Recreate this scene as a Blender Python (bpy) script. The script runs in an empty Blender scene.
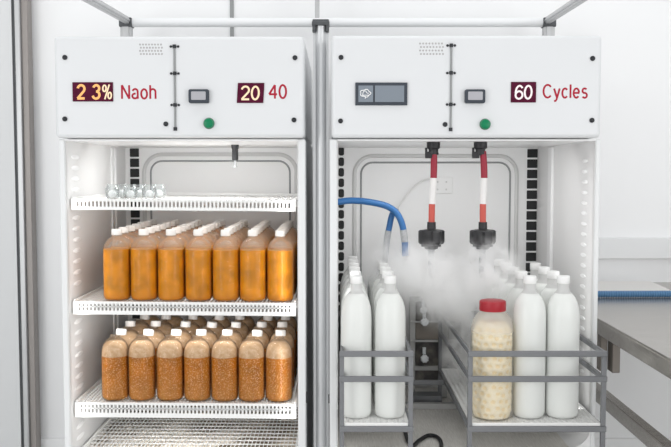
import bpy, math, random
from mathutils import Vector, Matrix, Euler
random.seed(7)
S = bpy.context.scene
COL = S.collection
R = math.radians

# ------------------------------------------------------------------ camera
F, CX, CY = 844.0, 335.5, 223.5
PITCH = math.atan(51.5 / F)
CAM = Vector((0.0, -2.0, 0.9))
FWD = Vector((0, math.cos(PITCH), -math.sin(PITCH)))
UP = Vector((0, math.sin(PITCH), math.cos(PITCH)))
cd = bpy.data.cameras.new('camera')
cd.sensor_width = 36.0
cd.sensor_fit = 'HORIZONTAL'
cd.lens = F / 671.0 * 36.0
cam = bpy.data.objects.new('camera', cd)
COL.objects.link(cam)
cam.location = CAM
cam.rotation_euler = (math.pi / 2 - PITCH, 0, 0)
S.camera = cam

def P(px, py, Y):
    """measured photo position -> place in the room at depth Y"""
    d = FWD + Vector((1, 0, 0)) * ((px - CX) / F) + UP * (-(py - CY) / F)
    return CAM + d * ((Y - CAM.y) / d.y)
def PX(px, Y, py=223.5): return P(px, py, Y).x
def PZ(py, Y): return P(CX, py, Y).z

# ------------------------------------------------------------------ materials
def mat(name, col, rough=0.5, metal=0.0, noise=None, bump=None, spec=0.5, coat=0.0, trans=0.0, alpha=1.0, ior=1.45, emit=None, sub=0.0):
    m = bpy.data.materials.new(name); m.use_nodes = True
    nt = m.node_tree; b = nt.nodes['Principled BSDF']
    b.inputs['Base Color'].default_value = (*col, 1)
    b.inputs['Roughness'].default_value = rough
    b.inputs['Metallic'].default_value = metal
    b.inputs['Specular IOR Level'].default_value = spec
    b.inputs['Coat Weight'].default_value = coat
    b.inputs['Transmission Weight'].default_value = trans
    b.inputs['Alpha'].default_value = alpha
    b.inputs['IOR'].default_value = ior
    if sub:
        b.inputs['Subsurface Weight'].default_value = sub
        b.inputs['Subsurface Radius'].default_value = (0.02, 0.02, 0.02)
    if emit:
        b.inputs['Emission Color'].default_value = (*emit[0], 1)
        b.inputs['Emission Strength'].default_value = emit[1]
    if noise or bump:
        tc = nt.nodes.new('ShaderNodeTexCoord')
    if noise:
        scale, col2, lo, hi = noise[:4]
        mp = nt.nodes.new('ShaderNodeMapping')
        if len(noise) > 4: mp.inputs['Scale'].default_value = noise[4]
        nt.links.new(tc.outputs['Object'], mp.inputs['Vector'])
        n = nt.nodes.new('ShaderNodeTexNoise'); n.inputs['Scale'].default_value = scale; n.inputs['Detail'].default_value = 4
        nt.links.new(mp.outputs['Vector'], n.inputs['Vector'])
        r = nt.nodes.new('ShaderNodeValToRGB')
        r.color_ramp.elements[0].position = lo; r.color_ramp.elements[1].position = hi
        r.color_ramp.elements[0].color = (*col, 1); r.color_ramp.elements[1].color = (*col2, 1)
        nt.links.new(n.outputs['Fac'], r.inputs['Fac'])
        nt.links.new(r.outputs['Color'], b.inputs['Base Color'])
    if bump:
        n2 = nt.nodes.new('ShaderNodeTexNoise'); n2.inputs['Scale'].default_value = bump[0]
        nt.links.new(tc.outputs['Object'], n2.inputs['Vector'])
        bp = nt.nodes.new('ShaderNodeBump'); bp.inputs['Strength'].default_value = bump[1]; bp.inputs['Distance'].default_value = bump[2]
        nt.links.new(n2.outputs['Fac'], bp.inputs['Height'])
        nt.links.new(bp.outputs['Normal'], b.inputs['Normal'])
    return m

def film(name, tint, body, amount, rough=0.12, bump=None, mist=None, gloss=0.55):
    """thin clear plastic: mostly see-through, a little milky, with gloss"""
    m = bpy.data.materials.new(name); m.use_nodes = True
    nt = m.node_tree; nt.nodes.remove(nt.nodes['Principled BSDF'])
    out = nt.nodes['Material Output']
    t = nt.nodes.new('ShaderNodeBsdfTransparent'); t.inputs['Color'].default_value = (*tint, 1)
    d = nt.nodes.new('ShaderNodeBsdfDiffuse'); d.inputs['Color'].default_value = (*body, 1)
    tl = nt.nodes.new('ShaderNodeBsdfTranslucent'); tl.inputs['Color'].default_value = (*body, 1)
    md = nt.nodes.new('ShaderNodeMixShader'); md.inputs[0].default_value = 0.4
    nt.links.new(d.outputs[0], md.inputs[1]); nt.links.new(tl.outputs[0], md.inputs[2])
    mx = nt.nodes.new('ShaderNodeMixShader'); mx.inputs[0].default_value = amount
    nt.links.new(t.outputs[0], mx.inputs[1]); nt.links.new(md.outputs[0], mx.inputs[2])
    g = nt.nodes.new('ShaderNodeBsdfGlossy'); g.inputs['Roughness'].default_value = rough
    fr = nt.nodes.new('ShaderNodeFresnel'); fr.inputs['IOR'].default_value = 1.42
    m2 = nt.nodes.new('ShaderNodeMixShader')
    gm = nt.nodes.new('ShaderNodeMath'); gm.operation = 'MULTIPLY'; gm.inputs[1].default_value = gloss
    nt.links.new(fr.outputs[0], gm.inputs[0])
    if mist:                                    # condensation inside the bottle above the liquid
        tc0 = nt.nodes.new('ShaderNodeTexCoord'); sp = nt.nodes.new('ShaderNodeSeparateXYZ'); nt.links.new(tc0.outputs['Object'], sp.inputs[0])
        mr = nt.nodes.new('ShaderNodeMapRange')
        for k_, v_ in zip(('From Min', 'From Max', 'To Min', 'To Max'), (mist[0], mist[1], amount, mist[2])): mr.inputs[k_].default_value = v_
        nt.links.new(sp.outputs['Z'], mr.inputs['Value']); nt.links.new(mr.outputs[0], mx.inputs[0])
    nt.links.new(gm.outputs[0], m2.inputs[0]); nt.links.new(mx.outputs[0], m2.inputs[1]); nt.links.new(g.outputs[0], m2.inputs[2])
    nt.links.new(m2.outputs[0], out.inputs['Surface'])
    if bump:
        tc = nt.nodes.new('ShaderNodeTexCoord')
        n2 = nt.nodes.new('ShaderNodeTexNoise'); n2.inputs['Scale'].default_value = bump[0]
        nt.links.new(tc.outputs['Object'], n2.inputs['Vector'])
        bp = nt.nodes.new('ShaderNodeBump'); bp.inputs['Strength'].default_value = bump[1]; bp.inputs['Distance'].default_value = bump[2]
        nt.links.new(n2.outputs['Fac'], bp.inputs['Height'])
        nt.links.new(bp.outputs['Normal'], g.inputs['Normal']); nt.links.new(bp.outputs['Normal'], fr.inputs['Normal'])
    return m

def liquid(name, base, speck, sed, sed_h, speck_lo, speck_hi):
    """cloudy liquid with suspended specks and a paler sediment lying at the bottom"""
    m = bpy.data.materials.new(name); m.use_nodes = True
    nt = m.node_tree; b = nt.nodes['Principled BSDF']
    b.inputs['Roughness'].default_value = 0.28; b.inputs['Specular IOR Level'].default_value = 0.2
    L = nt.links.new
    tc = nt.nodes.new('ShaderNodeTexCoord')
    oi = nt.nodes.new('ShaderNodeObjectInfo')
    add = nt.nodes.new('ShaderNodeVectorMath'); add.operation = 'ADD'
    L(tc.outputs['Object'], add.inputs[0]); L(oi.outputs['Location'], add.inputs[1])
    big = nt.nodes.new('ShaderNodeTexNoise'); big.inputs['Scale'].default_value = 30; big.inputs['Detail'].default_value = 5; L(add.outputs[0], big.inputs['Vector'])
    v = nt.nodes.new('ShaderNodeTexNoise'); v.inputs['Scale'].default_value = 300; v.inputs['Detail'].default_value = 1
    L(add.outputs[0], v.inputs['Vector'])
    r1 = nt.nodes.new('ShaderNodeValToRGB'); r1.color_ramp.elements[0].position = 0.3; r1.color_ramp.elements[1].position = 0.75
    r1.color_ramp.elements[0].color = (*[c * .74 for c in base], 1)
    r1.color_ramp.elements[1].color = (*[min(1, c * 1.30 + 0.003) for c in base], 1)
    L(big.outputs['Fac'], r1.inputs['Fac'])
    sep = nt.nodes.new('ShaderNodeSeparateXYZ'); L(tc.outputs['Object'], sep.inputs[0])
    mr = nt.nodes.new('ShaderNodeMapRange'); mr.inputs['From Min'].default_value = 0.0; mr.inputs['From Max'].default_value = sed_h
    mr.inputs['To Min'].default_value = 0.75; mr.inputs['To Max'].default_value = 0.0
    L(sep.outputs['Z'], mr.inputs['Value'])
    m1 = nt.nodes.new('ShaderNodeMix'); m1.data_type = 'RGBA'
    L(mr.outputs[0], m1.inputs[0]); L(r1.outputs['Color'], m1.inputs[6]); m1.inputs[7].default_value = (*sed, 1)
    r2 = nt.nodes.new('ShaderNodeValToRGB'); r2.color_ramp.elements[0].position = speck_lo; r2.color_ramp.elements[1].position = speck_hi
    L(v.outputs['Fac'], r2.inputs['Fac'])
    mm = nt.nodes.new('ShaderNodeMath'); mm.operation = 'MULTIPLY'; mm.inputs[1].default_value = 0.65; L(r2.outputs['Color'], mm.inputs[0])
    m2 = nt.nodes.new('ShaderNodeMix'); m2.data_type = 'RGBA'
    L(mm.outputs[0], m2.inputs[0]); L(m1.outputs[2], m2.inputs[6]); m2.inputs[7].default_value = (*speck, 1)
    L(m2.outputs[2], b.inputs['Base Color'])
    b.inputs['Subsurface Weight'].default_value = 0.25
    b.inputs['Subsurface Radius'].default_value = (0.03, 0.012, 0.003)
    return m

M = dict(
    paint=mat('white enamel paint', (0.745, 0.757, 0.770), 0.32, bump=(900, 0.02, 0.0005)),
    frame_white=mat('white frame paint', (0.80, 0.81, 0.815), 0.35),
    liner=mat('white moulded liner', (0.86, 0.86, 0.86), 0.4),
    sideliner=mat('pale grey side liner', (0.77, 0.765, 0.76), 0.4),
    liner2=mat('pale back panel', (0.86, 0.86, 0.855), 0.42),
    oval=mat('white slot insert', (0.97, 0.97, 0.97), 0.3),
    slot=mat('black slot', (0.012, 0.012, 0.013), 0.5),
    gasket=mat('grey rubber groove', (0.30, 0.31, 0.31), 0.6),
    ridge2=mat('grey vent holes', (0.44, 0.43, 0.43), 0.6),
    ridge=mat('pale pressed ridge', (0.66, 0.66, 0.65), 0.45),
    wire=mat('white coated wire', (0.88, 0.88, 0.865), 0.4),
    wallp=mat('white wall panel', (0.88, 0.885, 0.89), 0.3, noise=(1.2, (0.90, 0.905, 0.91), 0.3, 0.7)),
    partition=mat('pale grey door skin', (0.68, 0.69, 0.695), 0.35),
    floor=mat('grey resin floor', (0.70, 0.70, 0.69), 0.5, noise=(6, (0.76, 0.76, 0.75), 0.3, 0.7)),
    alu=mat('brushed aluminium', (0.62, 0.63, 0.64), 0.34, 0.5, noise=(3, (0.70, 0.71, 0.72), 0.3, 0.7, (30, 30, 1))),
    dooredge=mat('brown grey door edge', (0.31, 0.285, 0.27), 0.4, 0.3),
    alu2=mat('grey aluminium', (0.47, 0.475, 0.48), 0.36, 0.5, noise=(3, (0.54, 0.545, 0.55), 0.3, 0.7, (30, 30, 1))),
    darkmetal=mat('dark metal', (0.09, 0.095, 0.10), 0.45, 0.4),
    tubewhite=mat('white tube paint', (0.82, 0.83, 0.84), 0.3),
    steel=mat('stainless steel', (0.37, 0.345, 0.315), 0.25, 0.85, noise=(4, (0.48, 0.455, 0.425), 0.3, 0.7, (2, 40, 40))),
    rack=mat('grey lacquered bar', (0.20, 0.205, 0.215), 0.42, 0.25),
    brownbar=mat('brown grey bar', (0.24, 0.215, 0.19), 0.45, 0.4),
    black=mat('black plastic', (0.018, 0.018, 0.02), 0.38),
    screw=mat('black screw head', (0.03, 0.032, 0.036), 0.4, 0.4),
    redtxt=mat('red lettering ink', (0.42, 0.02, 0.045), 0.6, spec=0.2),
    plum=mat('plum display face', (0.075, 0.004, 0.022), 0.4, noise=(60, (0.10, 0.007, 0.034), 0.35, 0.7), spec=0.12),
    led=mat('lit orange digit', (0.5, 0.25, 0.08), 0.5, emit=((1.0, 0.52, 0.18), 0.62)),
    ledpale=mat('lit pale digit', (0.5, 0.38, 0.25), 0.5, emit=((1.0, 0.78, 0.52), 0.6)),
    ledwhite=mat('lit white digit', (0.5, 0.45, 0.45), 0.5, emit=((1.0, 0.88, 0.86), 0.55)),
    slate=mat('slate display bezel', (0.06, 0.07, 0.085), 0.4, spec=0.2),
    screen=mat('grey blue screen', (0.21, 0.245, 0.285), 0.22),
    lcd=mat('pale screen', (0.42, 0.42, 0.45), 0.22),
    icon=mat('white icon ink', (0.9, 0.9, 0.9), 0.5),
    green=mat('green button cap', (0.0, 0.21, 0.085), 0.3, spec=0.3, coat=0.1),
    cap=mat('white bottle cap', (0.76, 0.74, 0.71), 0.4),
    milkcap=mat('white screw cap', (0.9, 0.9, 0.89), 0.4),
    milk=mat('milky liquid', (0.80, 0.815, 0.79), 0.25, sub=0.3),
    neck=film('cloudy neck plastic', (0.97, 0.97, 0.97), (0.92, 0.92, 0.91), 0.7),
    shell=film('clear bottle plastic', (0.97, 0.95, 0.92), (0.90, 0.82, 0.73), 0.02, 0.10, (120, 0.2, 0.002), (0.118, 0.130, 0.22), 0.5),
    shellfoam=film('foam filmed bottle plastic', (0.95, 0.9, 0.84), (0.88, 0.74, 0.58), 0.02, 0.08, (160, 0.2, 0.002), (0.104, 0.112, 0.12), 0.6),
    foam=mat('beige foam', (0.60, 0.41, 0.235), 0.5, noise=(90, (0.76, 0.60, 0.43), 0.35, 0.7), bump=(300, 0.4, 0.002)),
    amber=liquid('amber liquid', (0.72, 0.29, 0.002), (0.88, 0.54, 0.10), (0.62, 0.24, 0.04), 0.022, 0.62, 0.80),
    brown=liquid('brown speckled liquid', (0.50, 0.18, 0.004), (0.88, 0.58, 0.28), (0.58, 0.28, 0.08), 0.085, 0.52, 0.70),
    redlid=mat('red jar lid', (0.38, 0.012, 0.024), 0.38),
    jar=film('clear jar plastic', (0.98, 0.97, 0.95), (0.92, 0.89, 0.84), 0.16, 0.08, None, (0.19, 0.22, 0.45), 0.4),
    puffs=mat('cream puffed contents', (0.94, 0.84, 0.62), 0.7, noise=(70, (0.96, 0.90, 0.75), 0.3, 0.7)),
    puffcore=mat('yellow puff hollows', (0.91, 0.76, 0.48), 0.7),
    glass=film('clear glass', (0.97, 0.98, 0.98), (0.9, 0.92, 0.92), 0.06, 0.03),
    bead=mat('white powder plug', (0.92, 0.92, 0.92), 0.5),
    hosered=mat('dark red hose', (0.33, 0.012, 0.035), 0.35),
    hosewhite=mat('white hose', (0.86, 0.84, 0.83), 0.4),
    hosecoral=mat('coral hose', (0.60, 0.10, 0.075), 0.4),
    hosegrey=mat('grey braided hose', (0.36, 0.37, 0.38), 0.5, noise=(300, (0.5, 0.51, 0.52), 0.4, 0.6)),
    blue=mat('blue hose', (0.03, 0.14, 0.36), 0.3),
    bluerib=mat('blue ribbed hose', (0.10, 0.235, 0.42), 0.5),
    cable=mat('white cable', (0.78, 0.78, 0.77), 0.4),
    plate=mat('white plate', (0.86, 0.86, 0.85), 0.4),
    sheet=mat('off white sheet', (0.76, 0.74, 0.715), 0.4),
    ribfloor=mat('ribbed grey tray', (0.68, 0.66, 0.62), 0.5, noise=(30, (0.80, 0.78, 0.74), 0.35, 0.65, (14, 1, 1))),
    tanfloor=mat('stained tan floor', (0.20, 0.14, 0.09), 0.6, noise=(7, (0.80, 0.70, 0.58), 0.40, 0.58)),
    fluff=mat('beige fluff', (0.86, 0.79, 0.69), 0.9, bump=(120, 0.6, 0.004)),
    valve=mat('dark pump block', (0.055, 0.052, 0.05), 0.45, noise=(25, (0.16, 0.145, 0.125), 0.45, 0.65)),
    taupe=mat('taupe pump housing', (0.30, 0.265, 0.23), 0.5),
    greypost=mat('light grey post', (0.46, 0.46, 0.45), 0.4, 0.2),
    knobclear=mat('clear knob', (0.85, 0.88, 0.9), 0.08, spec=0.8, coat=0.6),
)

# ------------------------------------------------------------------ mesh builder
class MB:
    def __init__(s): s.v = []; s.f = []
    def add(s, vs, fs):
        n = len(s.v); s.v += [Vector(v) for v in vs]; s.f += [tuple(i + n for i in f) for f in fs]; return s
    def box(s, x0, x1, y0, y1, z0, z1, mtx=None):
        vs = [Vector((x, y, z)) for x in (x0, x1) for y in (y0, y1) for z in (z0, z1)]
        if mtx: vs = [mtx @ v for v in vs]
        return s.add(vs, [(0, 1, 3, 2), (4, 6, 7, 5), (0, 4, 5, 1), (2, 3, 7, 6), (0, 2, 6, 4), (1, 5, 7, 3)])
    def bar(s, a, b, w, h, up=(0, 0, 1)):
        a, b = Vector(a), Vector(b); d = (b - a).normalized(); u = Vector(up)
        if abs(d.dot(u)) > 0.99: u = Vector((0, 1, 0))
        x = d.cross(u).normalized(); u = x.cross(d)
        vs = [p + x * (w / 2 * i) + u * (h / 2 * j) for p in (a, b) for i, j in ((-1, -1), (1, -1), (1, 1), (-1, 1))]
        return s.add(vs, [(0, 1, 2, 3), (4, 7, 6, 5), (0, 4, 5, 1), (1, 5, 6, 2), (2, 6, 7, 3), (3, 7, 4, 0)])
    def lathe(s, prof, n=24, o=(0, 0, 0), axis='Z', mtx=None):
        vs, fs = [], []
        for r, z in prof:
            for k in range(n):
                a = 2 * math.pi * k / n
                x, y = r * math.cos(a), r * math.sin(a)
                p = Vector((x, y, z)) if axis == 'Z' else (Vector((x, z, y)) if axis == 'Y' else Vector((z, x, y)))
                if mtx: p = mtx @ p
                vs.append(p + Vector(o))
        m = len(prof)
        for i in range(m - 1):
            for k in range(n):
                fs.append((i * n + k, i * n + (k + 1) % n, (i + 1) * n + (k + 1) % n, (i + 1) * n + k))
        if prof[0][0] > 1e-6: fs.append(tuple(reversed(range(n))))
        if prof[-1][0] > 1e-6: fs.append(tuple(range((m - 1) * n, m * n)))
        return s.add(vs, fs)
    def cyl(s, a, b, r, r2=None, n=16):
        return s.tube([a, b], [r, r if r2 is None else r2], n)
    def tube(s, path, r, n=10, cap=True):
        path = [Vector(p) for p in path]; m = len(path)
        rs = r if isinstance(r, (list, tuple)) else [r] * m
        vs, fs = [], []; prev = None
        for i, p in enumerate(path):
            d = (path[min(i + 1, m - 1)] - path[max(i - 1, 0)]).normalized()
            if prev is None:
                u = Vector((0, 0, 1)) if abs(d.z) < 0.9 else Vector((1, 0, 0))
                x = d.cross(u).normalized()
            else:
                x = (prev - d * prev.dot(d)).normalized()
            prev = x; y = d.cross(x)
            for k in range(n):
                a = 2 * math.pi * k / n
                vs.append(p + (x * math.cos(a) + y * math.sin(a)) * rs[i])
        for i in range(m - 1):
            for k in range(n):
                fs.append((i * n + k, i * n + (k + 1) % n, (i + 1) * n + (k + 1) % n, (i + 1) * n + k))
        if cap: fs += [tuple(reversed(range(n))), tuple(range((m - 1) * n, m * n))]
        return s.add(vs, fs)
    def prism(s, pts, y0, y1):
        """outline in XZ pushed along Y"""
        n = len(pts)
        vs = [Vector((x, y0, z)) for x, z in pts] + [Vector((x, y1, z)) for x, z in pts]
        fs = [tuple(range(n)), tuple(range(2 * n - 1, n - 1, -1))]
        fs += [(i, i + n, (i + 1) % n + n, (i + 1) % n) for i in range(n)]
        return s.add(vs, fs)
    def build(s, name, m, parent=None, bevel=0, seg=2, sharp=40, origin=None):
        root = parent
        while root is not None and root.parent is not None: root = root.parent
        o0 = Vector(origin) if origin is not None else (root.location.copy() if root is not None else Vector())
        me = bpy.data.meshes.new(name)
        me.from_pydata([tuple(v - o0) for v in s.v], [], s.f)
        import bmesh
        bm = bmesh.new(); bm.from_mesh(me); bmesh.ops.recalc_face_normals(bm, faces=bm.faces); bm.to_mesh(me); bm.free()
        for p in me.polygons: p.use_smooth = True
        me.set_sharp_from_angle(angle=R(sharp))
        me.materials.append(m)
        o = bpy.data.objects.new(name, me); COL.objects.link(o)
        if parent is not None: o.parent = parent
        elif origin is not None: o.location = o0
        if bevel:
            b = o.modifiers.new('bevel', 'BEVEL'); b.width = bevel; b.segments = seg; b.limit_method = 'ANGLE'; b.angle_limit = R(50)
        return o

def tag(o, label, cat, group=None, kind=None):
    o['label'] = label; o['category'] = cat
    if group: o['group'] = group
    if kind: o['kind'] = kind
    return o
def thing(name, label, cat, loc=(0, 0, 0), group=None):
    o = bpy.data.objects.new(name, None); COL.objects.link(o); o.location = loc; o.empty_display_size = 0.05
    return tag(o, label, cat, group)
def structure(o): o['kind'] = 'structure'; return o
def copy_tree(o, parent=None):
    c = o.copy(); COL.objects.link(c); c.parent = parent
    for ch in list(o.children): copy_tree(ch, c)
    return c
def arc(cx, cz, rx, rz, a0, a1, n=14):
    return [(cx + rx * math.cos(R(a0 + (a1 - a0) * k / n)), cz + rz * math.sin(R(a0 + (a1 - a0) * k / n))) for k in range(n + 1)]
GLYPH = {
    '2': (.54, [arc(.27, .71, .24, .26, 170, -38) + [(.04, .045)], [(.02, .045), (.54, .045)]]),
    '3': (.54, [arc(.26, .745, .22, .225, 165, -90), arc(.26, .285, .25, .255, 90, -168)]),
    '%': (.86, [arc(.19, .75, .15, .22, 0, 360), arc(.68, .25, .15, .22, 0, 360), [(.24, -.02), (.62, 1.02)]]),
    '0': (.54, [arc(.27, .5, .235, .465, 0, 360, 24)]),
    '4': (.58, [[(.43, 0), (.43, .97)], [(.43, .97), (.02, .31)], [(.02, .31), (.58, .31)]]),
    '6': (.54, [arc(.28, .30, .235, .27, 0, 360, 20), arc(.30, .47, .255, .495, 185, 42)]),
    'N': (.60, [[(.04, 0), (.04, 1)], [(.04, 1), (.56, 0)], [(.56, 0), (.56, 1)]]),
    'a': (.50, [arc(.25, .52, .18, .20, 165, 0) + [(.43, 0.08), (.48, .02)], arc(.23, .205, .19, .175, 75, 345)]),
    'o': (.50, [arc(.25, .36, .21, .345, 0, 360, 20)]),
    'h': (.48, [[(.05, 0), (.05, 1)], arc(.24, .49, .19, .225, 180, 0) + [(.43, 0)]]),
    'C': (.68, [arc(.36, .5, .31, .475, 42, 318, 20)]),
    'y': (.46, [[(.02, .70), (.24, .02)], [(.44, .70), (.22, -.10), (.15, -.22), (.03, -.24)]]),
    'c': (.46, [arc(.24, .36, .20, .345, 42, 318, 18)]),
    'l': (.10, [[(.05, 0), (.05, 1)]]),
    'e': (.50, [[(.05, .37)] + arc(.25, .36, .205, .345, 2, 318, 20)]),
    's': (.46, [arc(.23, .535, .165, .17, 35, 262) + arc(.23, .19, .175, .18, 82, -150)]),
}
def text(name, s, m, parent, c, h, width, bold=0.10, slant=0.0):
    """raised strokes on a face that looks to -Y; c = middle of the capital height, h = capital height, width = whole width"""
    tot = sum(GLYPH[k][0] for k in s) + 0.14 * (len(s) - 1)
    kx = width / tot; x = c[0] - width / 2
    b = MB(); r = bold * h / 2
    for k in s:
        w, strokes = GLYPH[k]
        for st_ in strokes:
            n0 = len(b.v)
            b.tube([(x + px * kx + slant * (pz - .5) * h, 0, c[2] + (pz - .5) * h) for px, pz in st_], r, 8)
            for v in b.v[n0:]: v.y = c[1] + v.y * 0.14
        x += (w + 0.14) * kx
    return b.build(name, m, parent)
def rrect(x0, x1, z0, z1, r, n=8):
    pts = []
    for cx, cz, a0 in ((x1 - r, z1 - r, 0), (x0 + r, z1 - r, 90), (x0 + r, z0 + r, 180), (x1 - r, z0 + r, 270)):
        for k in range(n + 1):
            a = R(a0 + 90 * k / n); pts.append((cx + r * math.cos(a), cz + r * math.sin(a)))
    return pts
def smooth_path(pts, n=8):
    pts = [Vector(p) for p in pts]; out = []
    q = [2 * pts[0] - pts[1]] + pts + [2 * pts[-1] - pts[-2]]
    for i in range(1, len(q) - 2):
        for k in range(n):
            t = k / n
            a, b, c, d = q[i - 1], q[i], q[i + 1], q[i + 2]
            out.append(0.5 * ((2 * b) + (c - a) * t + (2 * a - 5 * b + 4 * c - d) * t * t + (3 * b - a - 3 * c + d) * t ** 3))
    out.append(pts[-1]); return out

# ------------------------------------------------------------------ the room
YB = 0.86
GF = -0.09                      # floor level
structure(MB().box(-2.6, 2.6, YB, YB + 0.08, GF, 2.8).build('wall_back', M['wallp']))
structure(MB().box(-2.6, 2.6, -3.2, YB, GF - 0.06, GF).build('floor', M['floor']))
structure(MB().box(-2.6, 2.6, YB - 0.012, YB, GF, PZ(439, YB - .012)).build('baseboard_back', M['wallp'], bevel=0.002))
x = PX(233.5, YB)
structure(MB().box(x - 0.006, x + 0.006, YB - 0.006, YB, 0.05, 2.8).build('trim_1', M['gasket']))
structure(MB().box(0.55, 2.6, YB - 0.02, YB, PZ(259, YB - .02), PZ(238, YB - .02)).build('trim_2', M['frame_white'], bevel=0.003))
structure(MB().box(2.6, 2.68, -3.2, YB + 0.08, GF, 2.8).build('wall_right', M['wallp']))
structure(MB().box(-2.68, -2.6, -3.2, YB + 0.08, GF, 2.8).build('wall_left', M['wallp']))
# the framed door standing open beside the left fridge
YD = 0.80
d = MB().box(PX(-60, YD) - 0.5, PX(16, YD), YD, YD + 0.04, GF + 0.012, 2.3).build('door_1', M['partition'])
structure(d)
xa, xb, xc, xd = PX(16, YD), PX(19.8, YD), PX(25, YD), PX(31.5, YD)
MB().box(xa, xb, YD + 0.006, YD + 0.04, GF + 0.012, 2.3).build('door_seal', M['darkmetal'], d)
MB().box(xb, xc, YD - 0.008, YD + 0.045, GF + 0.012, 2.3).build('door_stile', M['alu2'], d, bevel=0.002)
MB().box(xc, xd, YD + 0.004, YD + 0.045, GF + 0.012, 2.3).build('door_edge', M['dooredge'], d, bevel=0.002)

# ------------------------------------------------------------------ aluminium stand behind the fridges
YF = 0.70
st = thing('metal_frame', 'aluminium post and white tube frame standing behind and between the two fridges', 'frame', (PX(322, YF), YF, GF))
zb = PZ(22.5, YF)
def post(x, top, w):
    b = MB().box(x - w / 2, x + w / 2, YF - 0.014, YF + 0.014, GF, top)
    b.box(x - w * .32, x + w * .32, YF - 0.018, YF + 0.018, GF, top)
    return b.build('post', M['alu2'], st, bevel=0.002)
xl, xm, xr = PX(129.5, YF), PX(321, YF), PX(545.5, YF)
post(xl, zb - 0.012, 0.034); post(xr, zb - 0.012, 0.034)
YC = 0.05
xc = PX(321, YC); zc_ = PZ(24, YC)
b = MB().cyl((xc, YC, GF), (xc, YC, zc_), 0.0125, n=20)
b.box(xc - 0.0185, xc + 0.0185, YC + 0.004, YC + 0.012, GF, zc_)
b.build('post', M['alu'], st)
MB().bar((xc, YC, zc_ - .004), (xm, YF, zb - .018), 0.02, 0.012).build('tie_bar', M['alu'], st, bevel=0.002)
b = MB().box(xc - 0.021, xc + 0.021, YC - 0.018, YC + 0.016, zc_ - 0.006, zc_ + 0.004)
b.box(xc - .020, xc - .012, YC - .016, YC + .012, zc_ - .02, zc_); b.box(xc + .012, xc + .020, YC - .016, YC + .012, zc_ - .02, zc_)
b.build('post_cap', M['darkmetal'], st, bevel=0.002)
MB().box(xm - 0.012, xm + 0.012, YF - 0.012, YF + 0.012, GF, zb).build('post', M['alu'], st, bevel=0.002)
xu = PX(317.5, YF)
MB().box(xu - 0.007, xu + 0.007, YF - 0.006, YF + 0.01, zb + 0.012, 1.9).build('upright', M['alu2'], st, bevel=0.002)
MB().cyl((xl, YF, zb), (xr, YF, zb), 0.0145, n=20).build('beam', M['tubewhite'], st)
for x in (xl, xm, xr):
    w = 0.022 if x != xm else 0.024
    b = MB()
    if x == xm:
        b.box(x - 0.026, x + 0.026, YF - 0.022, YF + 0.016, zb - 0.004, zb + 0.007)
        b.box(x - 0.024, x - 0.013, YF - 0.02, YF + 0.012, zb - 0.022, zb)
        b.box(x + 0.013, x + 0.024, YF - 0.02, YF + 0.012, zb - 0.022, zb)
    else:
        b.box(x - 0.02, x + 0.02, YF - 0.02, YF + 0.02, zb - 0.016, zb + 0.013)
    b.build('bracket', M['darkmetal'], st, bevel=0.003)
for px0, px1, xx in ((128, 91, xl), (547, 579, xr)):
    a, c = P(px0, 21, YF), P(px1, 0, 0.21)
    e = a + (c - a) * 2.2
    b = MB().bar(a, e, 0.016, 0.022)
    b.bar(a, e, 0.022, 0.009)
    b.build('side_rail', M['alu2'], st, bevel=0.003)

# ------------------------------------------------------------------ refrigerators
HB = -0.03                      # front face of the header
def fridge(name, label, X0, X1, wl, wr, hx, zt, floor_z, floor_mat):
    """X0,X1 outer sides; wl,wr wall thickness"""
    f = thing(name, label, 'fridge', ((X0 + X1) / 2, 0.3, GF))
    zc = PZ(137.8, HB)
    zi = zc - 0.002
    YBK = 0.57
    MB().box(X0, X0 + wl, 0, 0.64, GF + 0.02, zi).build('side_panel', M['frame_white'], f, bevel=0.003)
    MB().box(X1 - wr, X1, 0, 0.64, GF + 0.02, zi).build('side_panel', M['frame_white'], f, bevel=0.003)
    MB().box(X0 + wl, X1 - wr, YBK, 0.64, GF + 0.02, zi).build('back_panel', M['liner2'], f)
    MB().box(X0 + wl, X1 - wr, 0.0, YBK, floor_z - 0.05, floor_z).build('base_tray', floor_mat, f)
    MB().box(X0 + wl, X1 - wr, 0.012, YBK, GF + 0.02, floor_z - 0.05).build('plinth', M['darkmetal'], f)
    for sx in (X0 + .05, X1 - .05):
        for sy in (.06, .58):
            MB().lathe([(0.018, 0.0), (0.018, 0.012), (0.010, 0.014), (0.010, 0.022)], 12, (sx, sy, GF)).build('foot', M['black'], f)
    for x0_, x1_ in ((X0 + wl, X0 + wl + .0015), (X1 - wr - .0015, X1 - wr)):
        MB().box(x0_, x1_, 0.004, YBK, floor_z, zi - .004).build('side_liner', M['sideliner'], f)
    # inner ceiling
    MB().box(X0 + wl, X1 - wr, 0.0, YBK, zi - 0.004, zi).build('ceiling_liner', M['liner'], f)
    # header box
    h = MB().box(PX(hx[0], HB, 90), PX(hx[1], HB, 90), HB, 0.60, zc, zt).build('header', M['paint'], f, bevel=0.009, seg=3)
    zg = PZ(53, HB)
    return f, h, zc, zi, YBK

def screw(h, px, py, r=0.0058):
    c = P(px, py, HB)
    b = MB().lathe([(r * .55, -0.004), (r, -0.0025), (r, 0.001)], 12, c, 'Y')
    return b.build('screw', M['screw'], h)

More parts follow.
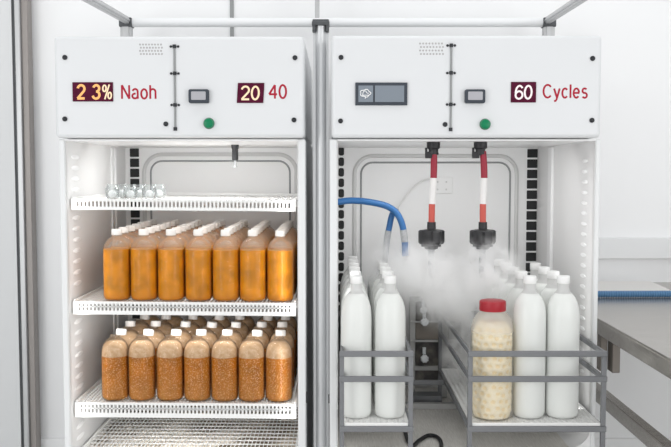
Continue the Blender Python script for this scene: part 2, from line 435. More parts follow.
def pins(h, px, ys):
    """piano hinge: one thin rod with its knuckles and their screws"""
    a, c = P(px, ys[0], HB), P(px, ys[-1], HB)
    b = MB().cyl((a.x, HB - 0.0018, a.z), (a.x, HB - 0.0018, c.z), 0.0024, n=8)
    hg = b.build('hinge', M['gasket'], h)
    for i, y in enumerate(ys):
        z = P(px, y, HB).z
        b = MB().cyl((a.x, HB - 0.002, z + .004), (a.x, HB - 0.002, z - .004), 0.0042, n=10)
        if i < len(ys) - 1:
            for s in ((-1, 1)):
                b.lathe([(0.0022, -0.003), (0.0032, 0.0)], 8, (a.x + s * 0.0085, HB, z), 'Y')
            b.bar((a.x - .0085, HB - .0002, z), (a.x + .0085, HB - .0002, z), 0.0016, 0.0008)
        b.build('knuckle', M['screw'], h)

def vent(h, px0, px1, py0, py1, cols, rows):
    b = MB()
    for i in range(cols):
        for j in range(rows):
            c = P(px0 + (px1 - px0) * (i + .5 * (j % 2) * 0.6) / (cols - 1), py0 + (py1 - py0) * j / (rows - 1), HB)
            b.lathe([(0.0017, -0.0006), (0.0026, 0.0002)], 8, c, 'Y')
    return b.build('vent', M['ridge2'], h)

def display(f, px0, px1, py0, py1, chars, skew=0.0):
    a, c = P(px0, py1, HB), P(px1, py0, HB)
    k = skew / 422
    pts = [(a.x - k, a.z), (c.x - k, a.z), (c.x + k, c.z), (a.x + k, c.z)]
    d = MB().prism(pts, HB - 0.003, HB + 0.001).build('number_display', M['plum'], f, bevel=0.0006, seg=1)
    for t, mm, px, wpx, hpx, bold in chars:
        text('digit', t, M[mm], d, P(px, (py0 + py1) / 2, HB - 0.0032), hpx / 428, wpx / 428, bold, 0.04)
    return d

def meter(f, px, py, w, hh):
    c = P(px, py, HB); w /= 428; hh /= 428
    b = MB().prism(rrect(c.x - w / 2, c.x + w / 2, c.z - hh / 2, c.z + hh / 2, 0.004, 4), HB - 0.012, HB + 0.001)
    o = b.build('meter', M['slate'], f, bevel=0.0015)
    MB().prism(rrect(c.x - w * .36, c.x + w * .36, c.z - hh * .28, c.z + hh * .33, 0.002, 3), HB - 0.0135, HB - 0.011).build('screen', M['lcd'], o)
    return o

def button(f, px, py, r):
    c = P(px, py, HB)
    o = MB().lathe([(r * 1.12, 0.001), (r * 1.12, -0.003), (r, -0.005), (r, -0.010), (r * .86, -0.0125), (r * .5, -0.0138), (0.0, -0.0142)], 24, c, 'Y').build('push_button', M['green'], f)
    MB().lathe([(r * 1.18, 0.001), (r * 1.18, -0.0012), (r * 1.1, -0.002), (r * 1.1, 0.001)], 24, c, 'Y').build('collar', M['gasket'], o)
    return o

def ovals(f, X, sgn, Y, ys, w, hh, name='slot_insert'):
    """long slot inserts down a side wall"""
    for py in ys:
        z = PZ(py, Y)
        b = MB(); n = 16; vs = []
        for k in range(n):
            a = 2 * math.pi * k / n
            vs.append((X + sgn * .001, Y + w / 2 * math.cos(a), z + hh / 2 * math.sin(a)))
        for k in range(n):
            a = 2 * math.pi * k / n
            vs.append((X + sgn * 0.0028, Y + w * .42 * math.cos(a), z + hh * .42 * math.sin(a)))
        fs = [(k, (k + 1) % n, (k + 1) % n + n, k + n) for k in range(n)] + [tuple(range(n, 2 * n))]
        b.add(vs, fs); b.build(name, M['oval'], f)

def slots(f, x0, x1, Y, y0, pitch, n, hpx, r):
    for i in range(n):
        za, zb_ = PZ(y0 + pitch * i + hpx, Y), PZ(y0 + pitch * i, Y)
        MB().prism(rrect(x0, x1, za, zb_, r, 3), Y - 0.0015, Y + 0.001).build('shelf_slot', M['slot'], f)

def groove(f, px0, px1, py, Y, zbot):
    x0, x1, z1 = PX(px0, Y), PX(px1, Y), PZ(py, Y)
    for off, rad, m, nm in ((0.0, 0.0028, 'gasket', 'groove_line'), (0.02, 0.006, 'ridge', 'pressed_ridge')):
        pts = rrect(x0 - off, x1 + off, zbot - off, z1 + off, 0.035 + off, 8)
        path = [(x, Y - 0.0005, z) for x, z in pts]; path.append(path[0])
        MB().tube(path, rad, 8, cap=False).build(nm, M[m], f)

# ---- left fridge
LX0, LX1 = PX(60, 0, 223), PX(305.5, 0, 223)
LW0, LW1 = PX(66.2, 0, 223) - LX0, LX1 - PX(298, 0, 223)
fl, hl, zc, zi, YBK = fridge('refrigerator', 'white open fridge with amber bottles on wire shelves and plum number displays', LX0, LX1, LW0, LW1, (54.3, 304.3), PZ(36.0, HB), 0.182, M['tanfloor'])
for px, py in ((65, 57.5), (65, 119), (295, 57.8), (294, 120)): screw(hl, px, py)
screw(hl, 166, 124)
pins(hl, 174.5, [46.5, 73.5, 105, 129])
vent(hl, 140, 161, 44.5, 54, 8, 4)
display(fl, 73, 113, 82.3, 101.5, [('2', 'led', 81.0, 7.6, 14, .17), ('3', 'led', 96.3, 7.2, 14, .17), ('%', 'ledpale', 107, 9.4, 14, .11)])
text('lettering', 'Naoh', M['redtxt'], fl, P(138.8, 92.0, HB - 0.0002), 13.4 / 428, 34.5 / 428, .145)
meter(fl, 199.3, 96.5, 20, 13.5)
button(fl, 209, 123.4, 0.0113)
display(fl, 237.5, 263.8, 83, 103, [('2', 'ledpale', 245.3, 8, 13.6, .14), ('0', 'ledpale', 255.3, 8, 13.6, .14)], 0.6)
text('lettering', '40', M['redtxt'], fl, P(277.7, 91.6, HB - 0.0002), 13.8 / 428, 17.5 / 428, .145)
groove(fl, 151.5, 290, 161, YBK, 0.25)
slots(fl, PX(131, YBK), PX(140, YBK), YBK, 148.5, 10.1, 22, 8.4, 0.002)
xin = LX0 + LW0
ovals(fl, xin, 1, 0.075, [157, 168, 178.5, 189.5, 217.8, 228.3, 239.5, 250.2, 261, 272, 283], 0.068, 0.0125)
ovals(fl, xin, 1, 0.075, [321, 332, 343, 354, 365, 375.5, 386, 425, 436], 0.068, 0.0125)
for dy in (0.40, 0.44):
    MB().box(xin, xin + 0.006, dy, dy + 0.012, 0.16, zi - 0.01).build('wall_rib', M['liner'], fl, bevel=0.002)
# black probe under the ceiling
pc = P(235, 141, 0.28)
pr = MB().lathe([(0.010, zi - 0.001 - pc.z), (0.010, -0.02), (0.0085, -0.022), (0.0085, -0.05), (0.006, -0.052)], 14, (pc.x, 0.28, pc.z)).build('sensor', M['black'], fl)
MB().lathe([(0.004, -0.051), (0.004, -0.066), (0.006, -0.067), (0.006, -0.071), (0.0, -0.0715)], 10, (pc.x, 0.28, pc.z)).build('sensor_tip', M['gasket'], pr)
MB().box(LX1 - 0.001, LX1 + 0.003, 0.006, 0.016, PZ(404, 0), PZ(393, 0)).build('catch', M['black'], fl)

# ---- right fridge
RX0, RX1 = PX(329.5, 0), PX(599.5, 0)
RW0, RW1 = PX(337.3, 0) - RX0, RX1 - PX(594.5, 0)
fr, hr, zc, zi, YBK = fridge('refrigerator', 'white open fridge with milky bottles, hanging hoses and grey blue cloud screen', RX0, RX1, RW0, RW1, (331.3, 601.6), PZ(35.2, HB), PZ(398, 0.45), M['ribfloor'])
FZ = PZ(398, 0.45)
for px, py in ((341, 57.5), (340.5, 121), (592.5, 58.5), (591.8, 120.3)): screw(hr, px, py)
screw(hr, 445, 124.5)
pins(hr, 451.2, [45.5, 73, 104.5, 129.5])
vent(hr, 420, 442, 43.5, 54, 8, 4)
# wide screen with a cloud icon
a, c = P(355.3, 105.4, HB), P(407.3, 82.7, HB)
ws = MB().box(a.x, c.x, HB - 0.005, HB + 0.001, a.z, c.z).build('wide_display', M['slate'], fr, bevel=0.001)
for p0, p1 in ((358.3, 373), (374.8, 404)):
    q, r_ = P(p0, 102.2, HB), P(p1, 85.8, HB)
    MB().box(q.x, r_.x, HB - 0.0065, HB - 0.004, q.z, r_.z).build('screen', M['screen'], ws)
ic = []
for k in range(41):
    t = 2 * math.pi * k / 40
    rr = 5.0 + 0.55 * math.cos(5 * t)
    ic.append(P(365.4 + rr * math.cos(t), 93.2 - rr * 0.72 * math.sin(t), HB - 0.007))
bm_ = MB().tube(ic, 0.0011, 6)
bm_.tube(smooth_path([P(362.6, 95, HB - .007), P(363.4, 91.8, HB - .007), P(365.6, 91, HB - .007), P(367, 93, HB - .007), P(368.8, 93.2, HB - .007)], 5), 0.0009, 6)
bm_.tube([P(362.5, 95.2, HB - .007), P(368.6, 95.2, HB - .007)], 0.0009, 6)
bm_.tube([P(365.4, 96.6, HB - .007), P(365.2, 98.6, HB - .007)], 0.0011, 6)
bm_.build('cloud_icon', M['icon'], ws)
meter(fr, 474.5, 96.6, 20, 13.5)
button(fr, 485, 124.3, 0.0113)
display(fr, 510.7, 536, 82, 102.5, [('6', 'ledwhite', 519, 7.8, 13.6, .14), ('0', 'ledwhite', 528.2, 7.8, 13.6, .14)])
text('lettering', 'Cycles', M['redtxt'], fr, P(565.3, 91.2, HB - 0.0002), 13.2 / 428, 44.5 / 428, .145)
groove(fr, 361, 509.5, 162.5, YBK, 0.30)
slots(fr, PX(526.3, YBK), PX(536.5, YBK), YBK, 149, 10.35, 18, 8.6, 0.002)
slots(fr, PX(338.5, YBK), PX(344, YBK), YBK, 147, 10.5, 18, 8.6, 0.006)
xin = RX1 - RW1
ovals(fr, xin, -1, 0.08, [161 + 10.45 * i for i in range(22)], 0.050, 0.0105)
MB().box(xin - 0.010, xin, 0.37, 0.41, FZ + 0.01, zi - 0.008).build('wall_rib', M['liner'], fr, bevel=0.003)
# round cove where wall and floor meet
cv = [(xin, FZ + 0.05), (xin, FZ), (xin - 0.05, FZ)] + [(xin - 0.05 + 0.05 * math.sin(R(90 * k / 8)), FZ + 0.05 - 0.05 * math.cos(R(90 * k / 8))) for k in range(1, 8)]
MB().prism(cv, 0.002, YBK - .001).build('cove', M['liner'], fr)
# low step bar across the tray
zs = FZ
yb = 0.33
MB().box(RX0 + RW0, xin - 0.05, yb, yb + 0.02, FZ, FZ + 0.016).build('step_bar', M['greypost'], fr, bevel=0.002)
MB().box(RX0 - 0.003, RX0 + 0.001, 0.006, 0.016, PZ(404, 0), PZ(396, 0)).build('catch', M['black'], fr)
# white plate on the back
q, r_ = P(431, 193.5, YBK), P(452.5, 177, YBK)
jp = MB().prism(rrect(q.x, r_.x, q.z, r_.z, 0.006, 4), YBK - 0.006, YBK + 0.001).build('cover_plate', M['plate'], fr, bevel=0.001)
for u, v in ((.3, .25), (.3, .7), (.7, .25), (.7, .7)):
    MB().lathe([(0.002, -0.0075), (0.0035, -0.005)], 8, (q.x + (r_.x - q.x) * u, YBK, q.z + (r_.z - q.z) * v), 'Y').build('screw', M['ridge'], jp)

# ------------------------------------------------------------------ wire shelves
def grid_bars(b, x0, x1, y0, y1, z, pitch, w, h, py=None, wy=None):
    py = py or pitch; wy = wy or w
    n = int((x1 - x0) / pitch)
    for i in range(n + 1):
        x = x0 + (x1 - x0) * i / n; b.box(x - w / 2, x + w / 2, y0, y1, z - h / 2, z + h / 2)
    n = int((y1 - y0) / py)
    for i in range(n + 1):
        y = y0 + (y1 - y0) * i / n; b.box(x0, x1, y - wy / 2, y + wy / 2, z - h / 2 - .0006, z + h / 2 - .0006)

SX0, SX1 = LX0 + LW0 + 0.006, LX1 - LW1 - 0.006
TILT = 0.0085
def zt_(x): return -(x - SX0) * TILT
def shelf(label, ztop, lip, y0, rows, pitch=0.0092, w=0.0036, py=0.016):
    """ztop: level of the shelf surface at its left end; lip: (up, down) from it"""
    s = thing('wire_shelf', label, 'shelf', (SX0, y0, ztop), 'white wire shelves of the left fridge')
    o = Vector((SX0, y0, ztop))
    L, D = SX1 - SX0, 0.52
    b = MB(); grid_bars(b, 0.006, L - 0.006, 0.004, D - 0.004, -0.002, pitch, w, 0.003, py, w)
    b.build('wire_grid', M['wire'], s, origin=(0, 0, 0))
    up, dn = lip
    b = MB()
    b.box(0, L, 0, 0.0045, up - 0.0035, up)                              # top rail
    band = -dn + (up + dn) * 0.30
    b.box(0, L, 0, 0.0045, -dn, band)                                    # solid lower band
    hh = (up - 0.0035 - band) / rows
    for r in range(1, rows):
        b.box(0, L, 0.0005, 0.004, band + hh * r - 0.0013, band + hh * r + 0.0013)
    n = int(L / 0.0092)
    for i in range(n + 1):
        x = 0.002 + (L - 0.004) * i / n
        b.box(x - 0.0021, x + 0.0021, 0.0005, 0.004, band, up - 0.0035)
    b.box(0, 0.012, -0.001, 0.0055, -dn, up); b.box(L - 0.012, L, -0.001, 0.0055, -dn, up)
    b.build('front_lip', M['wire'], s, origin=(0, 0, 0))
    b = MB()
    for x in (0, L - 0.006):
        b.box(x, x + 0.006, 0.004, D, -0.012, 0.006)
    b.box(0, L, D - 0.005, D, -0.012, 0.006)
    b.build('rim', M['wire'], s, origin=(0, 0, 0), bevel=0.0015)
    for x in (-0.005, L - 0.001):
        for y in (0.03, 0.46):
            MB().box(x, x + 0.006, y, y + 0.03, -0.014, 0.0).build('clip', M['wire'], s, origin=(0, 0, 0), bevel=0.001)
    s.rotation_euler = (0, TILT, 0)
    return s
Z1 = PZ(198.8, 0.02) - 0.002
shelf('topmost white wire shelf holding the small glass vials', Z1, (0.002, 0.024), 0.02, 1)
Z2 = PZ(301.5, 0.02) - 0.002
shelf('middle white wire shelf under the rows of amber bottles', Z2, (0.0025, 0.029), 0.02, 2)
Z3 = PZ(402.5, 0.02) - 0.002
shelf('lower white wire shelf under the foamy brown bottles', Z3, (0.0025, 0.034), 0.02, 2)
Z4 = P(82, 447, 0.085).z
shelf('lowest empty white wire shelf above the stained fridge floor', Z4, (0.0025, 0.03), 0.03, 2, 0.0102, 0.0019, 0.030)

# beige fluff under the lowest shelf
fb = MB()
for i, (px, py, sc) in enumerate(((135, 433, .05), (160, 430, .04), (178, 436, .06), (205, 432, .055), (225, 438, .05), (150, 441, .035), (190, 443, .05))):
    c = P(px, py, 0.30); c.z = 0.15
    c = Vector((c.x, 0.20 + 0.045 * (i % 3), 0.1825))
    pr_ = []
    for k in range(7):
        a = k / 6 * math.pi / 2
        pr_.append((sc * math.cos(a) + 1e-7 * k, sc * 0.22 * math.sin(a)))
    n0 = len(fb.v)
    fb.lathe(pr_, 16, c)
    for v in fb.v[n0:]:
        d_ = v - c
        s_ = 1 + 0.22 * math.sin(d_.x * 170 + i) * math.cos(d_.y * 140 + 2 * i)
        v.x = c.x + d_.x * s_; v.y = c.y + d_.y * s_; v.z = c.z + d_.z * s_
tag(fb.build('fluff', M['fluff'], origin=(-0.36, 0.25, 0.1825)), 'beige fluffy clumps seen through the lowest wire shelf', 'fluff', kind='stuff')

# ------------------------------------------------------------------ bottles
ORD = ['first', 'second', 'third', 'fourth', 'fifth', 'sixth', 'seventh', 'eighth']
def ribbed(prof, ribs=0): return prof
def make_bottle(name, foam):
    r = thing(name, 'x', 'bottle')
    W = 0.0336 if not foam else 0.0338
    sh = [(0.0, 0.0015), (W * .6, 0.0), (W * .86, 0.001), (W * .975, 0.006), (W, 0.012), (W, 0.022)]
    for k in range(9):                          # shallow grip rings
        z = 0.024 + k * 0.009
        sh += [(W, z), (W - 0.0005, z + 0.0015), (W, z + 0.003)]
    sh += [(W, 0.104), (W * .985, 0.115), (W * .935, 0.126), (W * .825, 0.1355), (W * .64, 0.143), (W * .45, 0.1475), (0.0118, 0.149), (0.0113, 0.151), (0.0132, 0.1513), (0.0132, 0.1525), (0.0113, 0.1528), (0.0113, 0.155)]
    bb = MB().lathe(sh, 28)
    for a in range(0, 360, 60):                 # embossed dots up the wall
        for k in range(14):
            z = 0.016 + k * 0.0066
            bb.lathe([(0.0, -.0011), (.0009, -.0006), (.0011, .0), (.0009, .0006), (0.0, .0011)], 6, (W * math.cos(R(a)), W * math.sin(R(a)), z))
    bb.build('bottle_body', M['shellfoam' if foam else 'shell'], r, sharp=60)
    top = 0.106 if foam else 0.1215
    V = W - 0.0013
    lq = [(0.0, 0.003), (V * .64, 0.0025), (V * .88, 0.0035), (V * .975, 0.008), (V, 0.013), (V, min(top, 0.104))]
    if top > 0.105: lq.append((V * .983, top))
    lq.append((0.0, top + 0.0002))
    MB().lathe(lq, 28).build('liquid', M['brown' if foam else 'amber'], r, sharp=60)
    if foam:
        fo = [(0.0, 0.1065), (V * .995, 0.1065), (V * .975, 0.114), (V * .92, 0.1245), (V * .79, 0.134), (V * .55, 0.140), (0.0, 0.142)]
        MB().lathe(fo, 24).build('foam', M['foam'], r, sharp=70)
    k = 1.08 if foam else 1.0
    cb = MB(); cp = [(0.0112 * k, 0.1535), (0.0122 * k, 0.154), (0.0122 * k, 0.1655), (0.0110 * k, 0.1675), (0.0, 0.168)]
    cb.lathe(cp, 24)
    for i_, v in enumerate(cb.v):               # knurled rim
        if i_ % 2 and i_ < 72: v.x *= .965; v.y *= .965
    c = cb.build('cap', M['cap'], r, sharp=35)
    r.scale = (1, 1, 1.03 if foam else 1.045)
    if foam:
        c.rotation_euler = (R(-6), R(3), 0)
    return r
protoA, protoB = make_bottle('juice_bottle', False), make_bottle('juice_bottle', True)
first = {'A': protoA, 'B': protoB, 'M': None}
used = set()
def place(kind, x, y, z, label, group, rz, tilt=(0, 0)):
    p = first[kind]
    o = p if kind not in used else copy_tree(p)
    used.add(kind)
    o.location = (x, y, z); o.rotation_euler = (tilt[0], tilt[1], rz)
    o['label'] = label; o['group'] = group
    return o
Y1 = 0.066
for row in range(7):
    for i in range(7):
        y = Y1 + 0.0685 * row
        x = PX(116.7 + 27.25 * i, Y1, 235) + random.uniform(-.0008, .0008)
        z = Z2 + zt_(x) + 0.0003
        place('A', x, y + random.uniform(-.0008, .0008), z, 'amber bottle on middle shelf, %s column from left, %s row from front' % (ORD[i], ORD[row]),
              'amber bottles on the middle shelf', random.uniform(0, 6))
for row in range(4):
    for i, px in enumerate((115.2, 141.3, 169.5, 197, 224, 251.6, 278.5)):
        y = Y1 + 0.112 * row
        x = PX(px, Y1, 335) + random.uniform(-.001, .001) + (0.004 * row if i < 6 else 0)
        z = Z3 + zt_(x) + 0.0003
        place('B', x, y + random.uniform(-.003, .003) * (row > 0), z, 'foamy brown bottle on lower shelf, %s column from left, %s row from front' % (ORD[i], ORD[row]),
              'foamy brown bottles on the lower shelf', random.uniform(-.5, .5))

# small glass vials on the top shelf
vp = thing('glass_vial', 'x', 'vial')
vo = [(0.009, 0.0), (0.0135, 0.002), (0.0168, 0.008), (0.0182, 0.016), (0.0175, 0.025), (0.0145, 0.032), (0.0135, 0.0345), (0.0145, 0.0365), (0.0128, 0.0365), (0.0122, 0.0345), (0.0132, 0.0315), (0.0162, 0.0245), (0.0168, 0.016), (0.0155, 0.0085), (0.0125, 0.0035), (0.0, 0.002)]
MB().lathe(vo, 24).build('vial_body', M['glass'], vp)
MB().lathe([(0.0, 0.0035), (0.006, 0.0045), (0.0092, 0.009), (0.0098, 0.013), (0.0085, 0.018), (0.005, 0.0215), (0.0, 0.0225)], 16).build('filling', M['bead'], vp)
vi = 0
first['V'] = vp
for i, px in enumerate((112.5, 121.5, 130.5, 139, 149.5, 159)):
    yv = 0.075 + (0.034 if i % 2 else 0)
    x = PX(px, yv, 195)
    place('V', x, yv, Z1 + zt_(x) + 0.0003, 'small clear glass vial with white filling on top shelf, %s from left' % ORD[i], 'glass vials on the top shelf', i)

# ------------------------------------------------------------------ racks in the right fridge
YR = -0.12
def rack(name, label, pxl, pxr, tl, tr):
    xl_, xr_ = PX(pxl, YR, 390), PX(pxr, YR, 390)
    r = thing(name, label, 'rack', ((xl_ + xr_) / 2, YR, GF), 'grey bar racks of the right fridge')
    t = 0.0105
    YE = YR + 0.55
    zr = [PZ(353.8, YR), PZ(379, YR), PZ(429, YR)]
    zb_ = zr[0]
    zf = FZ + 0.0005
    for x in (xl_ + t / 2, xr_ - t / 2):
        # front legs stand on the step in front of the fridge, back legs on its tray
        MB().bar((x, YR + t / 2, GF), (x, YR + t / 2, zr[0] + .005), t, t).build('front_leg', M['rack'], r, bevel=0.0015)
        MB().bar((x, YE, zf), (x, YE, zr[0]), t, t).build('back_leg', M['rack'], r, bevel=0.0015)
    for z in zr:
        MB().bar((xl_ - .001, YR, z), (xr_ + .001, YR, z), 0.007, 0.0135).build('front_rail', M['rack'], r, bevel=0.002)
    for x, on in ((xl_ + t / 2, tl), (xr_ - t / 2, tr)):
        for z in (zr[0], zr[1], zr[2]):
            MB().bar((x, YR + .004, z), (x, YE, z), 0.007, 0.0125).build('side_rail', M['rack'], r, bevel=0.002)
    MB().bar((xl_, YE, zr[2] + .001), (xr_, YE, zr[2] + .001), 0.008, 0.013).build('back_rail', M['rack'], r, bevel=0.002)
    MB().bar((xl_, YE, zr[0]), (xr_, YE, zr[0]), 0.008, 0.013).build('back_rail', M['rack'], r, bevel=0.002)
    zm = zr[2] + 0.0085
    b = MB(); grid_bars(b, xl_ + 0.012, xr_ - 0.012, YR + 0.006, YE - 0.006, zm, 0.0125, 0.0065, 0.004)
    b.box(xl_ + 0.011, xr_ - 0.011, YR + 0.004, YR + 0.008, zm - .004, zm + 0.004)
    b.build('mesh_mat', M['wire'], r)
    return zm + 0.0022, xl_, xr_
zmL, la, lb = rack('bar_rack', 'narrow grey bar rack holding two columns of milky bottles beside the centre post', 339.5, 413.2, True, True)
zmR, ra, rb = rack('bar_rack', 'wide grey bar rack holding milky bottles and the red lidded jar', 468, 606.5, True, True)
# joining bar between the racks
jb = MB().bar((lb + .001, YR + 0.41, PZ(382.5, YR + .41)), (ra - .001, YR + 0.41, PZ(382.5, YR + .41)), 0.008, 0.014).build('cross_bar', M['rack'], bevel=0.002, origin=((lb + ra) / 2, YR + .41, PZ(382.5, YR + .41)))
tag(jb, 'grey cross bar joining the two bottle racks above the fridge floor', 'bar')

mp = thing('milk_bottle', 'x', 'bottle'); mp.scale = (1, 1, 1.02)
body = [(0.0, 0.002), (0.026, 0.0), (0.0315, 0.002), (0.0348, 0.008), (0.0358, 0.016), (0.0358, 0.226), (0.0352, 0.240), (0.0333, 0.254), (0.0298, 0.266), (0.0245, 0.2765), (0.0185, 0.284), (0.0, 0.285)]
MB().lathe(body, 28).build('bottle_body', M['milk'], mp, sharp=60)
MB().lathe([(0.0184, 0.2842), (0.0145, 0.289), (0.0128, 0.294), (0.0128, 0.308)], 24).build('neck', M['neck'], mp, sharp=60)
cb = MB().lathe([(0.0134, 0.3065), (0.0139, 0.3072), (0.0139, 0.3215), (0.0128, 0.3235), (0.0, 0.3238)], 32)
for i, v in enumerate(cb.v):
    if i % 2 and i < 96: v.x *= .965; v.y *= .965
cb.build('cap', M['milkcap'], mp, sharp=35)
first['M'] = mp
YM = -0.05
for row in range(6):
    for i, px in enumerate((356.3, 390.3)):
        y = YM + 0.090 * row
        x = PX(px, YM, 285)
        place('M', x, y, zmL, 'milky white bottle in narrow rack, %s column, %s row from front' % (('left', 'right')[i], ORD[row]), 'milky bottles in the narrow rack', random.uniform(0, 6))
for row in range(5):
    for i, px in enumerate((529, 562.5)):
        if i == 1 and row == 4: continue
        y = YM + 0.091 * row
        x = PX(px, YM, 285)
        place('M', x + .002, y, zmR, 'milky white bottle in wide rack, %s column, %s row from front' % (('left', 'right')[i], ORD[row]), 'milky bottles in the wide rack', random.uniform(0, 6)).scale = (1.07, 1.07, 1.02)

# jar with the red lid
jx, jy = PX(491.8, -0.057, 380), -0.057
j = thing('plastic_jar', 'clear jar with red screw lid full of cream coloured puffs, front of wide rack', 'jar', (jx, jy, zmR))
jp_ = [(0.0, 0.002), (0.040, 0.0), (0.047, 0.003), (0.0500, 0.012), (0.0500, 0.190), (0.0492, 0.207), (0.0455, 0.225), (0.038, 0.239), (0.0295, 0.2465), (0.0275, 0.252)]
MB().lathe(jp_, 32, (jx, jy, zmR)).build('jar_body', M['jar'], j, sharp=60)
b = MB(); vs, fs, cen = [], [], []
NA, NZ = 160, 130
def prof_r(t):
    if t < 0.06: return 0.042 + 0.0048 * (t / 0.06)
    if t < 0.86: return 0.0468
    return 0.0468 - 0.017 * ((t - 0.86) / 0.14) ** 2
for iz in range(NZ + 1):
    t = iz / NZ
    for ia in range(NA):
        u = ia / NA * 15; v = t * 0.222 / 0.0165
        ro = math.floor(v); best = 9; 
        for rr in (ro - 1, ro, ro + 1):
            off = 0.5 * (rr % 2)
            uu = round(u - off) + off
            jit = math.sin(rr * 12.9 + (uu % 15) * 78.2) * 0.13
            dd = math.hypot((u - uu - jit) * 1.0, (v - rr - 0.5 - jit) * 1.15)
            best = min(best, dd)
        bump = 0.005 * min(1, (best / 0.5) ** 1.5); cen.append(best)
        rad = prof_r(t) - 0.006 + bump
        a = 2 * math.pi * ia / NA
        vs.append((jx + rad * math.cos(a), jy + rad * math.sin(a), zmR + 0.004 + t * 0.222))
for iz in range(NZ):
    for ia in range(NA):
        fs.append((iz * NA + ia, iz * NA + (ia + 1) % NA, (iz + 1) * NA + (ia + 1) % NA, (iz + 1) * NA + ia))
fs += [tuple(reversed(range(NA))), tuple(range(NZ * NA, (NZ + 1) * NA))]
b.add(vs, fs)
pf = b.build('puffs', M['puffs'], j, sharp=180); pf['kind'] = 'stuff'
pf.data.materials.append(M['puffcore'])
for p in pf.data.polygons:
    if len(p.vertices) == 4 and sum(cen[k] for k in p.vertices) / 4 < 0.30: p.material_index = 1
lid = MB(); lp = [(0.030, 0.250), (0.0308, 0.251), (0.0308, 0.269), (0.0297, 0.2725), (0.027, 0.2738), (0.0, 0.2738)]
n0 = 48
lid.lathe(lp, n0, (jx, jy, zmR))
for i, v in enumerate(lid.v):
    if i < n0 * 3 and i % 2 and i >= n0:
        d_ = Vector((v.x - jx, v.y - jy, 0)); v.x -= d_.x * 0.02; v.y -= d_.y * 0.02
lid.build('lid', M['redlid'], j, sharp=30)

# ------------------------------------------------------------------ feed hoses
def feed(label, pts, cx):
    Yh = 0.08
    zi_ = zi - 0.0042
    g = thing('feed_hose', label, 'hose', (P(pts[0][0], 150, Yh).x, Yh, zi_), 'feed hoses of the right fridge')
    q = [P(px, py, Yh) for px, py in pts]
    x0 = q[0].x
    # black inlet fitting
    MB().lathe([(0.0165, zi_), (0.0165, zi_ - 0.014), (0.012, zi_ - 0.018), (0.0115, zi_ - 0.03)], 20, (x0, Yh, 0)).build('inlet', M['black'], g)
    c = P(pts[0][0] - 5, 155, Yh)
    b = MB().box(c.x - 0.008, c.x + 0.008, Yh - 0.008, Yh + 0.008, c.z - 0.008, c.z + 0.008)
    b.cyl((c.x - 0.006, Yh - 0.002, c.z - .006), (c.x - 0.006, Yh - 0.002, c.z + .018), 0.003, n=8)
    b.cyl((c.x + 0.004, Yh - 0.004, c.z + .001), (c.x + 0.024, Yh - 0.004, c.z + .004), 0.0035, n=8)
    b.build('clamp', M['black'], g, bevel=0.001)
    path = smooth_path(q, 10)
    # sections by height
    zw0, zw1, zc0 = PZ(178, Yh), PZ(204, Yh), PZ(224, Yh)
    def sec(za, zb_, m, nm, rad):
        pp = [p for p in path if zb_ - 1e-4 <= p.z <= za + 1e-4]
        MB().tube(pp, rad, 14).build(nm, M[m], g)
    ztop = zi_ - 0.022
    sec(ztop, zw0 - .002, 'hosered', 'hose_section', 0.0082)
    sec(zw0, zw1 - .002, 'hosewhite', 'hose_section', 0.0080)
    sec(zw1, zc0 - .002, 'hosecoral', 'hose_section', 0.0078)
    e = q[-1]
    k = MB()
    zt2, zb2 = PZ(230, Yh), PZ(244, Yh)
    k.lathe([(0.0105, PZ(222, Yh)), (0.011, zt2)], 16, (e.x, Yh, 0))
    for a in range(8):
        pass
    prof = [(0.013, zt2 + .002), (0.029, zt2), (0.0325, zt2 - .003), (0.0325, zb2 + .005), (0.029, zb2), (0.018, zb2 - .002), (0.016, PZ(249, Yh)), (0.0, PZ(249, Yh) - .0005)]
    n1 = len(k.v); k.lathe(prof, 32, (e.x, Yh, 0))
    for i, v in enumerate(k.v[n1:]):
        if (i % 32) // 4 % 2: v.x = e.x + (v.x - e.x) * 0.80; v.y = Yh + (v.y - Yh) * 0.80
    k.bar((e.x - .026, Yh - .012, zb2 - .003), (e.x + .022, Yh - .012, zb2 - .003), 0.006, 0.005)
    k.build('coupler', M['black'], g, sharp=30)
    MB().cyl((e.x, Yh, PZ(249, Yh)), (e.x, Yh, PZ(278, Yh)), 0.0085, n=14).build('nozzle', M['hosegrey'], g)
feed('left red and white hose with black coupler hanging beside the blue hose', [(433.5, 140), (434, 155), (433.6, 178), (432, 204), (431.5, 226)], 432)
feed('right red and white hose with black coupler hanging above the red lidded jar', [(480.5, 140), (483.2, 155), (484.2, 178), (483, 204), (482.8, 226)], 483)

# blue hoses
Yb = 0.26
bp = smooth_path([P(337.5, 202, Yb), P(350, 200.6, Yb), P(366, 201.6, Yb), P(385, 205.5, Yb), P(396, 212.5, Yb), P(402, 224, Yb), P(404.6, 240, Yb), P(405.3, 256, Yb)], 8)
bh = thing('blue_hose', 'long blue hose curving out of the wall slot and down with a grey sleeve', 'hose', bp[0])
MB().tube(bp, 0.0088, 12).build('hose', M['blue'], bh)
sl = [p for p in bp if PZ(244, Yb) <= p.z <= PZ(228, Yb) and p.x > PX(399, Yb)]
MB().tube(sl, 0.0094, 12).build('sleeve', M['hosegrey'], bh)
bp2 = smooth_path([P(396, 208, Yb + .022), P(392, 215, Yb + .022), P(389.5, 226, Yb + .022), P(387, 240, Yb + .022), P(385, 262, Yb + .022)], 8)
b2 = thing('blue_hose', 'short blue hose branch with a long grey braided end behind the long one', 'hose', bp2[0])
MB().tube([p for p in bp2 if p.z >= PZ(231, Yb + .022)], 0.0082, 12).build('hose', M['blue'], b2)
MB().tube([p for p in bp2 if p.z <= PZ(230, Yb + .022)], 0.0088, 12).build('sleeve', M['hosegrey'], b2)
